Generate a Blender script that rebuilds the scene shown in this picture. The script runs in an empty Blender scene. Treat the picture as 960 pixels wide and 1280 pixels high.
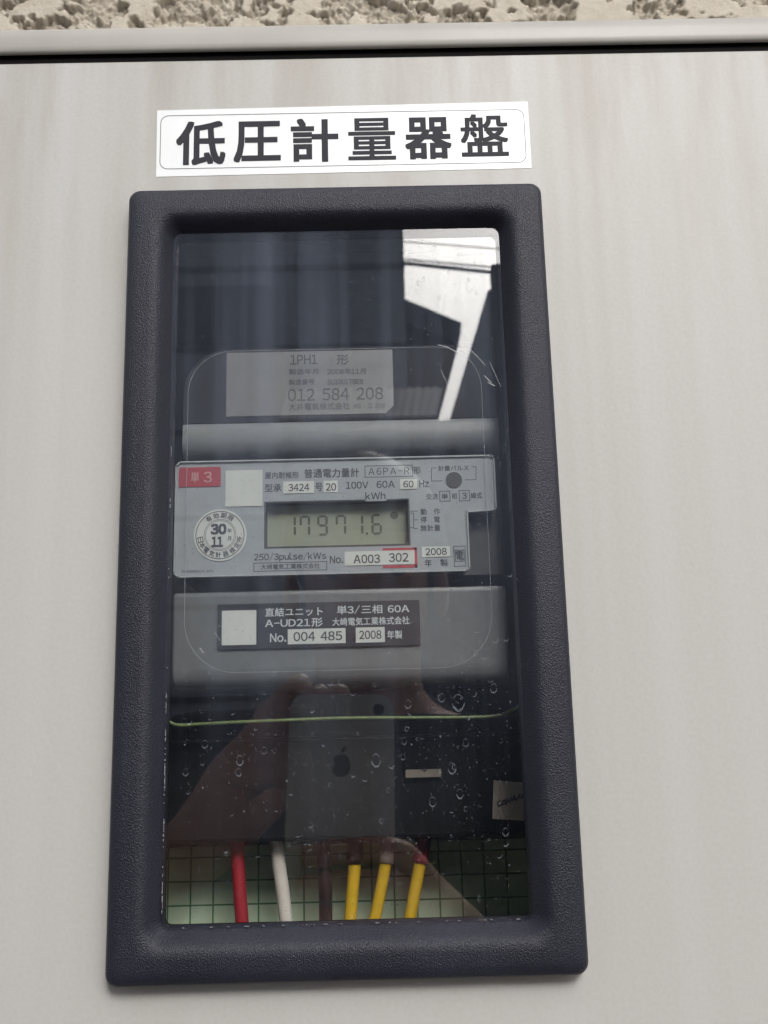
import bpy, bmesh, math, random
from mathutils import Vector, Matrix, noise

R = math.radians
random.seed(11)
scene = bpy.context.scene
COL = scene.collection

# ------------------------------------------------------------------ camera
CAM = Vector((0.009652, -0.277890, -0.044102))
FPX = 1210.59                      # focal length in pixels of the 960 x 1280 photograph
PITCH, YAW, ROLL = R(11.4752), R(-0.6041), R(1.4028)
BASIS = (Matrix.Rotation(YAW, 3, 'Z') @ Matrix.Rotation(PITCH, 3, 'X') @ Matrix.Rotation(ROLL, 3, 'Y'))
cam_d = bpy.data.cameras.new('camera')
cam = bpy.data.objects.new('camera', cam_d)
COL.objects.link(cam)
cam.matrix_world = Matrix.Translation(CAM) @ (BASIS @ Matrix.Rotation(R(90), 3, 'X')).to_4x4()
cam_d.sensor_fit = 'VERTICAL'
cam_d.sensor_height = 32.0
cam_d.lens = 32.0 * FPX / 1280.0
cam_d.clip_start = 0.004
cam_d.clip_end = 200
scene.camera = cam
cam_d.dof.use_dof = True                           # focused on the meter: the far mirrored things are a little soft
cam_d.dof.focus_distance = 0.300
cam_d.dof.aperture_fstop = 26

# ------------------------------------------------------------------ sky, sun, exposure
SUN_EL, SUN_AZ = R(36), Vector((0.22, -0.97))      # behind thin cloud over the passage, behind the photographer
w = bpy.data.worlds.new('World')
scene.world = w
w.use_nodes = True
wn, wl = w.node_tree.nodes, w.node_tree.links
wn.clear()
sky = wn.new('ShaderNodeTexSky')
sky.sky_type = 'NISHITA'
sky.sun_disc = False
sky.sun_elevation = SUN_EL
sky.sun_rotation = math.atan2(SUN_AZ.x, SUN_AZ.y)
sky.air_density = 1.0
sky.dust_density = 5.0
hs = wn.new('ShaderNodeHueSaturation')             # thin even cloud: little colour left
hs.inputs['Saturation'].default_value = 0.22
bg = wn.new('ShaderNodeBackground')
bg.inputs['Strength'].default_value = 0.15
wo = wn.new('ShaderNodeOutputWorld')
wl.new(sky.outputs[0], hs.inputs['Color'])
wl.new(hs.outputs[0], bg.inputs[0])
wl.new(bg.outputs[0], wo.inputs[0])

sd = bpy.data.lights.new('sun', 'SUN')
sd.energy = 0.7
sd.angle = R(14)
sd.color = (1.0, 0.975, 0.94)
so = bpy.data.objects.new('sun', sd)
COL.objects.link(so)
sdir = Vector((SUN_AZ.x * math.cos(SUN_EL), SUN_AZ.y * math.cos(SUN_EL), math.sin(SUN_EL)))
so.rotation_euler = sdir.to_track_quat('Z', 'Y').to_euler()
so.location = sdir * 20

vs = scene.view_settings
vs.view_transform = 'Standard'
vs.look = 'None'
vs.gamma = 1.0
vs.use_curve_mapping = False
vs.exposure = 0.66
scene.cycles.max_bounces = 12
scene.cycles.transparent_max_bounces = 24
scene.cycles.diffuse_bounces = 5

# ------------------------------------------------------------------ helpers
GL = -0.0020                                        # front face of the window pane (y); the door face is y = 0


def U(px, py, y):
    """photograph pixel -> (x, z) on the vertical plane at depth y"""
    d = BASIS @ Vector(((px - 480) / FPX, 1, -(py - 640) / FPX))
    t = (y - CAM.y) / d.y
    p = CAM + d * t
    return p.x, p.z


def V(px, py, dist):
    """place of something mirrored in the pane at that pixel, standing dist behind the pane's front"""
    x, z = U(px, py, GL + dist)
    return Vector((x, GL - dist, z))


def mesh_obj(name, bm, mat, parent=None, smooth=False):
    me = bpy.data.meshes.new(name)
    bm.normal_update()
    bm.to_mesh(me)
    bm.free()
    if smooth:
        for p in me.polygons:
            p.use_smooth = True
    me.materials.append(mat)
    o = bpy.data.objects.new(name, me)
    COL.objects.link(o)
    if parent:
        hook(o, parent)
    return o


ROOT = {}


def hook(o, parent):
    o.parent = parent
    if parent.name in ROOT:
        o.matrix_parent_inverse = Matrix.Translation(-ROOT[parent.name])


def thing(name, label, cat, loc, group=None):
    o = bpy.data.objects.new(name, None)
    o.empty_display_size = 0.01
    o.location = loc
    COL.objects.link(o)
    ROOT[o.name] = Vector(loc)
    return tag(o, label, cat, group)


def tag(o, label=None, cat=None, group=None, kind=None):
    for k, v in (('label', label), ('category', cat), ('group', group), ('kind', kind)):
        if v:
            o[k] = v
    return o


def rr(x0, x1, z0, z1, r, n=6):
    """rounded rectangle, anticlockwise seen from the front (-y); r = one radius or (bl, br, tr, tl)"""
    if not isinstance(r, (tuple, list)):
        r = (r,) * 4
    pts = []
    for (cx, cz, a0, q) in ((x0 + r[0], z0 + r[0], 180, r[0]), (x1 - r[1], z0 + r[1], 270, r[1]),
                            (x1 - r[2], z1 - r[2], 0, r[2]), (x0 + r[3], z1 - r[3], 90, r[3])):
        if q <= 1e-7:
            pts.append((cx, cz))
            continue
        for k in range(n + 1):
            a = R(a0 + 90 * k / n)
            pts.append((cx + q * math.cos(a), cz + q * math.sin(a)))
    return pts


def plate_bm(outer, y0, y1, holes=(), bm=None):
    """flat plate with thickness from front y0 to back y1, with holes"""
    bm = bm or bmesh.new()
    fronts, backs = [], []
    ed = []
    loops = [outer] + list(holes)
    for pts in loops:
        f = [bm.verts.new((x, y0, z)) for x, z in pts]
        b = [bm.verts.new((x, y1, z)) for x, z in pts]
        n = len(pts)
        for i in range(n):
            j = (i + 1) % n
            bm.faces.new((f[i], b[i], b[j], f[j]))
        fronts.append(f)
        backs.append(b)
    if not holes:
        bm.faces.new(fronts[0])
        bm.faces.new(backs[0][::-1])
    else:
        for group in (fronts, backs):
            ed = []
            for lp in group:
                for i in range(len(lp)):
                    ed.append(bm.edges.get((lp[i], lp[(i + 1) % len(lp)])))
            bmesh.ops.triangle_fill(bm, use_beauty=True, edges=ed)
    bmesh.ops.recalc_face_normals(bm, faces=bm.faces[:])
    return bm


def plate(name, outer, y0, y1, mat, parent=None, holes=()):
    return mesh_obj(name, plate_bm(outer, y0, y1, holes), mat, parent)


def pxrect(x0, x1, y0, y1, y):
    """rectangle in metres from a pixel box on plane y"""
    xm, ym = (x0 + x1) / 2, (y0 + y1) / 2
    return U(x0, ym, y)[0], U(x1, ym, y)[0], U(xm, y1, y)[1], U(xm, y0, y)[1]


def pxplate(name, box, y, t, mat, parent, r=0.0):
    return plate(name, rr(*pxrect(*box, y), r), y, y + t, mat, parent)


def box_bm(x0, x1, y0, y1, z0, z1, bev=0.0, seg=2, bm=None):
    b2 = bmesh.new()
    bmesh.ops.create_cube(b2, size=1)
    for v in b2.verts:
        v.co = Vector((x0 + (v.co.x + .5) * (x1 - x0), y0 + (v.co.y + .5) * (y1 - y0), z0 + (v.co.z + .5) * (z1 - z0)))
    if bev:
        bmesh.ops.bevel(b2, geom=b2.edges[:], offset=bev, segments=seg, affect='EDGES', profile=0.5)
    if bm is None:
        return b2
    me = bpy.data.meshes.new('tmp')
    b2.to_mesh(me)
    b2.free()
    bm.from_mesh(me)
    bpy.data.meshes.remove(me)
    return bm


def tube_bm(pts, rad, n=10, bm=None, caps=True):
    bm = bm or bmesh.new()
    pts = [Vector(p) for p in pts]
    rings = []
    for i, p in enumerate(pts):
        a = pts[max(i - 1, 0)]
        b = pts[min(i + 1, len(pts) - 1)]
        d = (b - a).normalized()
        s = d.cross(Vector((0, 1, 0.013)))
        s = s.normalized() if s.length > 1e-6 else Vector((1, 0, 0))
        t = d.cross(s).normalized()
        rd = rad[i] if isinstance(rad, (list, tuple)) else rad
        rings.append([bm.verts.new(p + s * rd * math.cos(2 * math.pi * k / n) + t * rd * math.sin(2 * math.pi * k / n)) for k in range(n)])
    for r0, r1 in zip(rings, rings[1:]):
        for k in range(n):
            bm.faces.new((r0[k], r0[(k + 1) % n], r1[(k + 1) % n], r1[k]))
    if caps:
        bm.faces.new(rings[0][::-1])
        bm.faces.new(rings[-1])
    bmesh.ops.recalc_face_normals(bm, faces=bm.faces[:])
    return bm


def smooth_path(pts, n=8):
    pts = [Vector(p) for p in pts]
    out = []
    for i in range(len(pts) - 1):
        p0, p1, p2, p3 = pts[max(i - 1, 0)], pts[i], pts[i + 1], pts[min(i + 2, len(pts) - 1)]
        for k in range(n):
            t = k / n
            out.append(.5 * ((2 * p1) + (p2 - p0) * t + (2 * p0 - 5 * p1 + 4 * p2 - p3) * t * t + (3 * p1 - p0 - 3 * p2 + p3) * t ** 3))
    out.append(pts[-1])
    return out


def disc(cx, cz, r, n=40):
    return [(cx + r * math.cos(2 * math.pi * k / n), cz + r * math.sin(2 * math.pi * k / n)) for k in range(n)]


def ring_plate(name, cx, cz, r0, r1, y0, y1, mat, parent):
    return plate(name, disc(cx, cz, r1, 48), y0, y1, mat, parent, holes=[disc(cx, cz, r0, 48)])


def line_bm(bm, pts, wd, y0, y1):
    """thin printed line along (x, z) points"""
    for (ax, az), (bx, bz) in zip(pts, pts[1:]):
        d = Vector((bx - ax, bz - az))
        if d.length < 1e-9:
            continue
        d.normalize()
        n = Vector((-d.y, d.x)) * wd / 2
        e = d * wd / 2
        q = [(ax - e.x - n.x, az - e.y - n.y), (bx + e.x - n.x, bz + e.y - n.y), (bx + e.x + n.x, bz + e.y + n.y), (ax - e.x + n.x, az - e.y + n.y)]
        plate_bm(q, y0, y1, bm=bm)
    return bm


# ------------------------------------------------------------------ lettering
_TXT = {}


def glyph(ch):
    """outline of one character, filled; Latin comes from the full-width forms of the gothic face"""
    if ch in _TXT:
        return _TXT[ch]
    cu = bpy.data.curves.new('t', 'FONT')
    cu.body = chr(ord(ch) + 0xFEE0) if 33 <= ord(ch) <= 126 else ch
    cu.size = 1
    cu.resolution_u = 3
    ob = bpy.data.objects.new('t', cu)
    COL.objects.link(ob)
    dg = bpy.context.evaluated_depsgraph_get()
    dg.update()
    me = bpy.data.meshes.new_from_object(ob.evaluated_get(dg))
    _TXT[ch] = ([(v.co.x, v.co.y) for v in me.vertices], [tuple(p.vertices) for p in me.polygons])
    bpy.data.objects.remove(ob)
    bpy.data.curves.remove(cu)
    bpy.data.meshes.remove(me)
    return _TXT[ch]


def text_mesh(body, bold=0.0, gap=.10):
    vs_, fs, pen = [], [], 0.0
    for ch in body:
        if ch in ' \u3000':
            pen += .42 if ch == ' ' else 1.0
            continue
        g, f = glyph(ch)
        if not g:
            continue
        if ch in '/-':
            g = [(v[0] * (.5 if ch == '/' else .62), v[1]) for v in g]
        x0, x1 = min(v[0] for v in g), max(v[0] for v in g)
        if ord(ch) > 255:
            off, adv = pen - (x0 + x1 - .97) / 2 if False else pen, 1.02
        elif ch.isdigit():
            off, adv = pen + (.52 - (x1 - x0)) / 2 - x0, .52 + gap
        else:
            off, adv = pen - x0, x1 - x0 + gap
        shifts = [(0, 0)] if not bold else [(bold * i, bold * k) for i in (-1, 0, 1) for k in (-1, 0, 1) if bold > .016 or abs(i) == abs(k)]
        for i, (sx_, sz_) in enumerate(shifts):
            base = len(vs_)
            vs_ += [(v[0] + off + sx_, v[1] + sz_, i * 3e-6) for v in g]
            fs += [tuple(base + q for q in t) for t in f]
        pen += adv
    return vs_, fs


def text_into(bm, body, rect, y, bold=0.0, gap=.10, rot=0.0, about=None):
    x0, x1, z0, z1 = rect
    vs_, fs = text_mesh(body, bold, gap)
    if not vs_:
        return
    ax0, ax1 = min(v[0] for v in vs_), max(v[0] for v in vs_)
    az0, az1 = min(v[1] for v in vs_), max(v[1] for v in vs_)
    out = []
    for (a, b, yo) in vs_:
        x = x0 + (a - ax0) / max(ax1 - ax0, 1e-6) * (x1 - x0)
        z = z0 + (b - az0) / max(az1 - az0, 1e-6) * (z1 - z0)
        if rot:
            cx, cz = about
            dx, dz = x - cx, z - cz
            x, z = cx + dx * math.cos(rot) - dz * math.sin(rot), cz + dx * math.sin(rot) + dz * math.cos(rot)
        out.append(bm.verts.new((x, y - yo, z)))
    for f in fs:
        try:
            bm.faces.new([out[i] for i in f])
        except ValueError:
            pass


def letters(items, y, mat, parent, name='lettering'):
    """items: (text, px0, px1, py0, py1[, bold]) in photograph pixels on plane y"""
    for it in items:
        bm = bmesh.new()
        text_into(bm, it[0], pxrect(*it[1:5], y), y, *(it[5:] if len(it) > 5 else (.014,)))
        mesh_obj(name, bm, mat, parent)


# ------------------------------------------------------------------ materials
def new_mat(name):
    m = bpy.data.materials.new(name)
    m.use_nodes = True
    nt = m.node_tree
    return m, nt.nodes, nt.links, nt.nodes['Principled BSDF']


def ramp(n, l, src, stops):
    r = n.new('ShaderNodeValToRGB')
    els = r.color_ramp.elements
    els[0].position, els[0].color = stops[0][0], (*stops[0][1], 1)
    els[1].position, els[1].color = stops[-1][0], (*stops[-1][1], 1)
    for p, c in stops[1:-1]:
        e = els.new(p)
        e.color = (*c, 1)
    l.new(src, r.inputs[0])
    return r.outputs[0]


def mapped(n, l, scale, loc=(0, 0, 0)):
    tc = n.new('ShaderNodeTexCoord')
    mp = n.new('ShaderNodeMapping')
    mp.inputs['Scale'].default_value = scale
    mp.inputs['Location'].default_value = loc
    l.new(tc.outputs['Object'], mp.inputs['Vector'])
    return mp.outputs[0]


def noise_tex(n, l, vec, scale, detail=4, rough=.5):
    t = n.new('ShaderNodeTexNoise')
    t.inputs['Scale'].default_value = scale
    t.inputs['Detail'].default_value = detail
    t.inputs['Roughness'].default_value = rough
    l.new(vec, t.inputs['Vector'])
    return t.outputs['Fac']


def mixc(n, l, fac, a, b, mode='MIX'):
    m = n.new('ShaderNodeMix')
    m.data_type = 'RGBA'
    m.blend_type = mode
    for sock, val in ((m.inputs['Factor'], fac), (m.inputs['A'], a), (m.inputs['B'], b)):
        pass
    ins = [m.inputs[0], m.inputs[6], m.inputs[7]]
    for sock, val in zip(ins, (fac, a, b)):
        if isinstance(val, (int, float)):
            sock.default_value = val
        elif isinstance(val, tuple):
            sock.default_value = (*val, 1)
        else:
            l.new(val, sock)
    return m.outputs[2]


def math_n(n, l, op, a, b=None, c=None, clamp=False):
    m = n.new('ShaderNodeMath')
    m.operation = op
    m.use_clamp = clamp
    for i, v in enumerate((a, b, c)):
        if v is None:
            continue
        if isinstance(v, (int, float)):
            m.inputs[i].default_value = v
        else:
            l.new(v, m.inputs[i])
    return m.outputs[0]


def bump(n, l, p, h, strength, dist):
    b = n.new('ShaderNodeBump')
    b.inputs['Strength'].default_value = strength
    b.inputs['Distance'].default_value = dist
    l.new(h, b.inputs['Height'])
    l.new(b.outputs[0], p.inputs['Normal'])


def plain(name, col, rough=.5, var=.12, scale=120, metal=0.0, bmp=0.0, spec=.5):
    """plain coloured surface with soft mottling and fine relief"""
    m, n, l, p = new_mat(name)
    v = mapped(n, l, (1, 1, 1))
    f = noise_tex(n, l, v, scale, 5, .6)
    c = ramp(n, l, f, [(.25, tuple(x * (1 - var) for x in col)), (.75, tuple(min(1, x * (1 + var)) for x in col))])
    l.new(c, p.inputs['Base Color'])
    p.inputs['Roughness'].default_value = rough
    p.inputs['Metallic'].default_value = metal
    p.inputs['Specular IOR Level'].default_value = spec
    if bmp:
        bump(n, l, p, noise_tex(n, l, v, scale * 12, 3), bmp, .0003)
    return m


def make_paint(name='cabinet_paint'):
    m, n, l, p = new_mat(name)
    wide = noise_tex(n, l, mapped(n, l, (30, 30, .7)), 1.0, 3, .5)
    thin = noise_tex(n, l, mapped(n, l, (95, 95, 1.1), (3, 0, 1)), 1.0, 2, .5)
    blot = noise_tex(n, l, mapped(n, l, (7, 7, 5)), 1.0, 3, .5)
    fine = noise_tex(n, l, mapped(n, l, (1, 1, 1)), 900, 2, .5)
    run = math_n(n, l, 'ADD', math_n(n, l, 'MULTIPLY', wide, .62), math_n(n, l, 'MULTIPLY', thin, .38))
    sepz = n.new('ShaderNodeSeparateXYZ')
    l.new(mapped(n, l, (1, 1, 1)), sepz.inputs[0])
    fade = n.new('ShaderNodeMapRange')                # runs are longest and heaviest under the top edge
    fade.inputs['From Min'].default_value = -.12
    fade.inputs['From Max'].default_value = .14
    fade.inputs['To Min'].default_value = .30
    fade.inputs['To Max'].default_value = 1.15
    l.new(sepz.outputs['Z'], fade.inputs['Value'])
    run = math_n(n, l, 'MULTIPLY_ADD', math_n(n, l, 'SUBTRACT', run, .5), fade.outputs[0], .5)
    c = ramp(n, l, run, [(.32, (.395, .382, .357)), (.50, (.465, .460, .444)), (.66, (.515, .514, .506))])
    c = mixc(n, l, math_n(n, l, 'MULTIPLY', blot, .5), c, (.455, .438, .41))
    # dust washed down from the gap above the door: strongest at the top edge, in uneven runs
    sep = n.new('ShaderNodeSeparateXYZ')
    l.new(mapped(n, l, (1, 1, 1)), sep.inputs[0])
    top = n.new('ShaderNodeMapRange')
    top.inputs['From Min'].default_value = .06
    top.inputs['From Max'].default_value = .163
    l.new(sep.outputs['Z'], top.inputs['Value'])
    spots = ramp(n, l, noise_tex(n, l, mapped(n, l, (75, 75, 10), (7, 2, 4)), 1.0, 4, .6), [(.43, (0, 0, 0)), (.64, (1, 1, 1))])
    k = math_n(n, l, 'MULTIPLY', math_n(n, l, 'MULTIPLY', top.outputs[0], spots), .62)
    c = mixc(n, l, k, c, (.36, .325, .285))
    c = mixc(n, l, .04, c, ramp(n, l, fine, [(.3, (.15, .15, .15)), (.7, (.9, .9, .9))]), 'OVERLAY')
    l.new(c, p.inputs['Base Color'])
    p.inputs['Roughness'].default_value = .48
    p.inputs['Specular IOR Level'].default_value = .35
    bump(n, l, p, noise_tex(n, l, mapped(n, l, (1, 1, 1)), 420, 3), .12, .0004)
    return m


def make_grain():
    m, n, l, p = new_mat('grained_plastic')
    v = mapped(n, l, (1, 1, 1))
    a = noise_tex(n, l, v, 3000, 2, .55)
    vo = n.new('ShaderNodeTexVoronoi')
    vo.inputs['Scale'].default_value = 2600
    l.new(v, vo.inputs['Vector'])
    h = math_n(n, l, 'ADD', a, math_n(n, l, 'MULTIPLY', vo.outputs['Distance'], .6))
    bump(n, l, p, h, .9, .00020)
    cl = noise_tex(n, l, mapped(n, l, (30, 30, 8)), 1.0, 5, .6)
    c = ramp(n, l, cl, [(.3, (.0115, .012, .021)), (.7, (.021, .022, .035))])
    scuff = ramp(n, l, noise_tex(n, l, mapped(n, l, (160, 160, 30), (1, 5, 2)), 1.0, 4, .7), [(.66, (0, 0, 0)), (.80, (1, 1, 1))])
    c = mixc(n, l, math_n(n, l, 'MULTIPLY', scuff, .30), c, (.15, .155, .175))
    l.new(c, p.inputs['Base Color'])
    p.inputs['Roughness'].default_value = .40
    p.inputs['Specular IOR Level'].default_value = .36
    return m


def make_glass():
    """clear pane: Fresnel mirror over see-through, with a thin uneven film of dried rain dust"""
    m = bpy.data.materials.new('dusty_glass')
    m.use_nodes = True
    n, l = m.node_tree.nodes, m.node_tree.links
    n.clear()
    out = n.new('ShaderNodeOutputMaterial')
    lw = n.new('ShaderNodeLayerWeight')
    lw.inputs['Blend'].default_value = .5
    f5 = math_n(n, l, 'POWER', lw.outputs['Facing'], 5)
    fr = math_n(n, l, 'MULTIPLY_ADD', f5, .946, .054)
    tr = n.new('ShaderNodeBsdfTransparent')
    tr.inputs[0].default_value = (.985, .99, .985, 1)
    gl = n.new('ShaderNodeBsdfGlossy')
    gl.inputs['Roughness'].default_value = 0.0
    gl.inputs[0].default_value = (1, 1, 1, 1)
    mx = n.new('ShaderNodeMixShader')
    l.new(fr, mx.inputs[0])
    l.new(tr.outputs[0], mx.inputs[1])
    l.new(gl.outputs[0], mx.inputs[2])
    # dust film
    runs = ramp(n, l, noise_tex(n, l, mapped(n, l, (115, 115, 2.2), (4, 0, 0)), 1.0, 3, .55), [(.42, (0, 0, 0)), (.74, (1, 1, 1))])
    mist = noise_tex(n, l, mapped(n, l, (38, 38, 16)), 1.0, 5, .65)
    speck = ramp(n, l, noise_tex(n, l, mapped(n, l, (1, 1, 1)), 1300, 2, .5), [(.62, (0, 0, 0)), (.78, (1, 1, 1))])
    sep = n.new('ShaderNodeSeparateXYZ')
    l.new(mapped(n, l, (1, 1, 1)), sep.inputs[0])
    up_ = n.new('ShaderNodeMapRange')                # dust film thickened upward, partly standing in for mirrored wall brightness
    up_.inputs['From Min'].default_value = -.085
    up_.inputs['From Max'].default_value = .06
    l.new(sep.outputs['Z'], up_.inputs['Value'])
    k = math_n(n, l, 'MULTIPLY_ADD', up_.outputs[0], .92, .08)
    d = math_n(n, l, 'MULTIPLY_ADD', runs, .10, .016)
    d = math_n(n, l, 'ADD', d, math_n(n, l, 'MULTIPLY', mist, .075))
    d = math_n(n, l, 'MULTIPLY', math_n(n, l, 'ADD', d, math_n(n, l, 'MULTIPLY', speck, .02)), k)
    front = math_n(n, l, 'LESS_THAN', sep.outputs['Y'], GL + .0005)
    d = math_n(n, l, 'MULTIPLY', d, front)
    df = n.new('ShaderNodeBsdfDiffuse')
    df.inputs[0].default_value = (.36, .42, .55, 1)
    m2 = n.new('ShaderNodeMixShader')
    l.new(d, m2.inputs[0])
    l.new(mx.outputs[0], m2.inputs[1])
    l.new(df.outputs[0], m2.inputs[2])
    l.new(m2.outputs[0], out.inputs[0])
    return m


def make_film(name, col, alpha):
    """dried water or a scratch: thin, mostly see-through"""
    m = bpy.data.materials.new(name)
    m.use_nodes = True
    n, l = m.node_tree.nodes, m.node_tree.links
    n.clear()
    out = n.new('ShaderNodeOutputMaterial')
    tr = n.new('ShaderNodeBsdfTransparent')
    df = n.new('ShaderNodeBsdfDiffuse')
    df.inputs[0].default_value = (*col, 1)
    mx = n.new('ShaderNodeMixShader')
    f = noise_tex(n, l, mapped(n, l, (1, 1, 1)), 500, 3)
    fac = ramp(n, l, f, [(.3, (alpha * .45,) * 3), (.7, (alpha,) * 3)])
    l.new(fac, mx.inputs[0])
    l.new(tr.outputs[0], mx.inputs[1])
    l.new(df.outputs[0], mx.inputs[2])
    l.new(mx.outputs[0], out.inputs[0])
    return m


def make_board():
    m, n, l, p = new_mat('grid_board')
    sep = n.new('ShaderNodeSeparateXYZ')
    l.new(mapped(n, l, (1, 1, 1)), sep.inputs[0])
    cell = .00795
    xs = math_n(n, l, 'FRACT', math_n(n, l, 'MULTIPLY_ADD', sep.outputs['X'], 1 / cell, 500.0 + .255 + .5))
    zs = math_n(n, l, 'FRACT', math_n(n, l, 'MULTIPLY_ADD', sep.outputs['Z'], 1 / cell, 500.0 + .835 + .5))
    dx = math_n(n, l, 'ABSOLUTE', math_n(n, l, 'SUBTRACT', xs, .5))
    dz = math_n(n, l, 'ABSOLUTE', math_n(n, l, 'SUBTRACT', zs, .5))
    ln = math_n(n, l, 'LESS_THAN', math_n(n, l, 'MINIMUM', dx, dz), .036)
    f = noise_tex(n, l, mapped(n, l, (1, 1, 1)), 60, 5, .6)
    base = ramp(n, l, f, [(.3, (.45, .56, .40)), (.7, (.56, .66, .49))])
    c = mixc(n, l, math_n(n, l, 'MULTIPLY', ln, .93), base, (.03, .13, .045))
    l.new(c, p.inputs['Base Color'])
    p.inputs['Roughness'].default_value = .5
    return m


def make_stucco():
    m, n, l, p = new_mat('stucco')
    geo = n.new('ShaderNodeNewGeometry')
    f = noise_tex(n, l, mapped(n, l, (1, 1, 1)), 90, 6, .65)
    c = ramp(n, l, f, [(.25, (.40, .35, .28)), (.5, (.49, .445, .37)), (.75, (.56, .52, .45))])
    sep = n.new('ShaderNodeSeparateXYZ')
    l.new(mapped(n, l, (1, 1, 1)), sep.inputs[0])
    low = n.new('ShaderNodeMapRange')                 # hollows of the coat painted browner to deepen their shade
    low.inputs['From Min'].default_value = .1585
    low.inputs['From Max'].default_value = .1640
    l.new(sep.outputs['Y'], low.inputs['Value'])
    c = mixc(n, l, math_n(n, l, 'MULTIPLY', low.outputs[0], .30), c, (.30, .25, .195))
    l.new(c, p.inputs['Base Color'])
    p.inputs['Roughness'].default_value = .9
    bump(n, l, p, noise_tex(n, l, mapped(n, l, (1, 1, 1)), 700, 4, .65), .5, .0012)
    return m


M = dict(
    paint=make_paint(), grain=make_grain(), glass=make_glass(), board=make_board(), stucco=make_stucco(),
    lip=plain('lip_paint', (.375, .362, .335), .42, .10, 25, bmp=.1, spec=.4),
    inner=plain('inner_paint', (.42, .40, .36), .6, .1, 12),
    seal_gap=plain('seal_and_gap_black', (.005, .004, .004), .7, .2, 300, spec=.08),  # rubber of the pane seal, also the painted shade in the door gap
    sticker=plain('white_sticker', (.82, .84, .85), .35, .03, 60, spec=.4),
    ink=plain('sign_ink', (.034, .034, .042), .6, .15, 80, spec=.15),
    hair=plain('sign_hairline', (.10, .10, .11), .45, .2, 80),
    body=plain('meter_body', (.040, .040, .043), .55, .15, 200, bmp=.1),
    smoke=plain('smoked_face', (.020, .019, .023), .6, .12, 160, spec=.12),
    face=plain('grey_face', (.150, .158, .165), .45, .10, 220, bmp=.08),
    name_pl=plain('nameplate_grey', (.262, .285, .305), .4, .05, 160),
    rim=plain('clear_rim', (.34, .36, .37), .25, .1, 160),
    patch=plain('patch_white', (.47, .49, .47), .5, .04, 140),
    print_=plain('print_dark', (.035, .038, .045), .5, .2, 300),
    print_soft=plain('print_faded', (.035, .035, .04), .5, .2, 300),
    red=plain('red_label', (.30, .030, .045), .45, .1, 200),
    redline=plain('red_ink', (.34, .035, .05), .45, .1, 200),
    pink=plain('pale_print', (.42, .24, .24), .5, .15, 300),
    lcd=plain('display_glass', (.255, .275, .215), .22, .06, 130),
    seg=plain('display_segment', (.075, .08, .055), .4, .15, 300),
    black_pl=plain('black_nameplate', (.022, .024, .030), .4, .15, 200),
    white_pr=plain('white_print', (.45, .48, .50), .5, .06, 300),
    label_gr=plain('label_film', (.15, .15, .148), .4, .07, 120),
    dark=plain('terminal_plastic', (.006, .006, .007), .6, .2, 90, spec=.12),
    tagp=plain('paper_tag', (.19, .165, .135), .7, .12, 120),
    w_red=plain('wire_red', (.30, .018, .028), .45, .08, 250),
    w_white=plain('wire_white', (.58, .53, .49), .45, .06, 250),
    w_black=plain('wire_black', (.012, .007, .008), .45, .1, 250),
    w_yel=plain('wire_yellow', (.60, .38, .018), .42, .06, 250),
    s_black=plain('sleeve_black', (.02, .014, .015), .45, .1, 250),
    s_grey=plain('sleeve_grey', (.36, .27, .25), .5, .08, 250),
    s_red=plain('sleeve_red', (.20, .010, .022), .45, .1, 250),
    w_green=plain('wire_green', (.15, .20, .075), .35, .25, 200),
    mark=make_film('dried_drop', (.60, .65, .76), .20),
    scratch=make_film('scratch_white', (.80, .82, .86), .30),
    grime=make_film('grime_speck', (.30, .29, .29), .55),
    chip=plain('chipped_edge', (.22, .225, .24), .7, .2, 400),
    skin=plain('skin', (.42, .20, .145), .45, .12, 60),
    metal=plain('phone_metal', (.48, .48, .50), .38, .04, 200),
    pglass=plain('phone_glass', (.48, .48, .50), .12, .03, 200),
    plogo=plain('phone_logo', (.07, .07, .075), .15, .1, 200),
    cloth=plain('jacket_cloth', (.010, .010, .012), .95, .2, 40, spec=.05),
    cloth2=plain('trouser_cloth', (.012, .013, .017), .95, .2, 40, spec=.05),
    hair_dk=plain('dark_hair', (.012, .009, .008), .5, .3, 200),
    plens=plain('phone_lens', (.012, .012, .014), .1, .1, 200),
    wall_dk=plain('siding_grey', (.33, .37, .45), .7, .2, 3),
    wall_md=plain('siding_slate', (.19, .21, .26), .7, .2, 3),
    win_dk=plain('far_window', (.015, .018, .022), .6, .1, 3),
    rooft=plain('roof_tile', (.05, .05, .055), .6, .2, 5),
    awn=plain('awning_sheet', (.80, .80, .77), .6, .06, 6),
    ground=plain('ground', (.16, .155, .145), .9, .2, 3),
    cable=plain('cable', (.02, .02, .02), .6, .1, 3),
    far_wall=plain('plaster_far', (.30, .28, .25), .8, .12, 5),
)

# ------------------------------------------------------------------ setting: ground and the stucco wall
bm = bmesh.new()
vv = [bm.verts.new(c) for c in ((-30, -40, -1.45), (30, -40, -1.45), (30, 8, -1.45), (-30, 8, -1.45))]
bm.faces.new(vv)
tag(mesh_obj('ground', bm, M['ground']), kind='structure')

WALL_Y = .160
wall = tag(mesh_obj('house_wall', box_bm(-3.2, 3.2, .170, .40, -1.45, 2.2), M['far_wall']),
           'beige plaster house wall behind the meter cabinet', 'wall')


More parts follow.
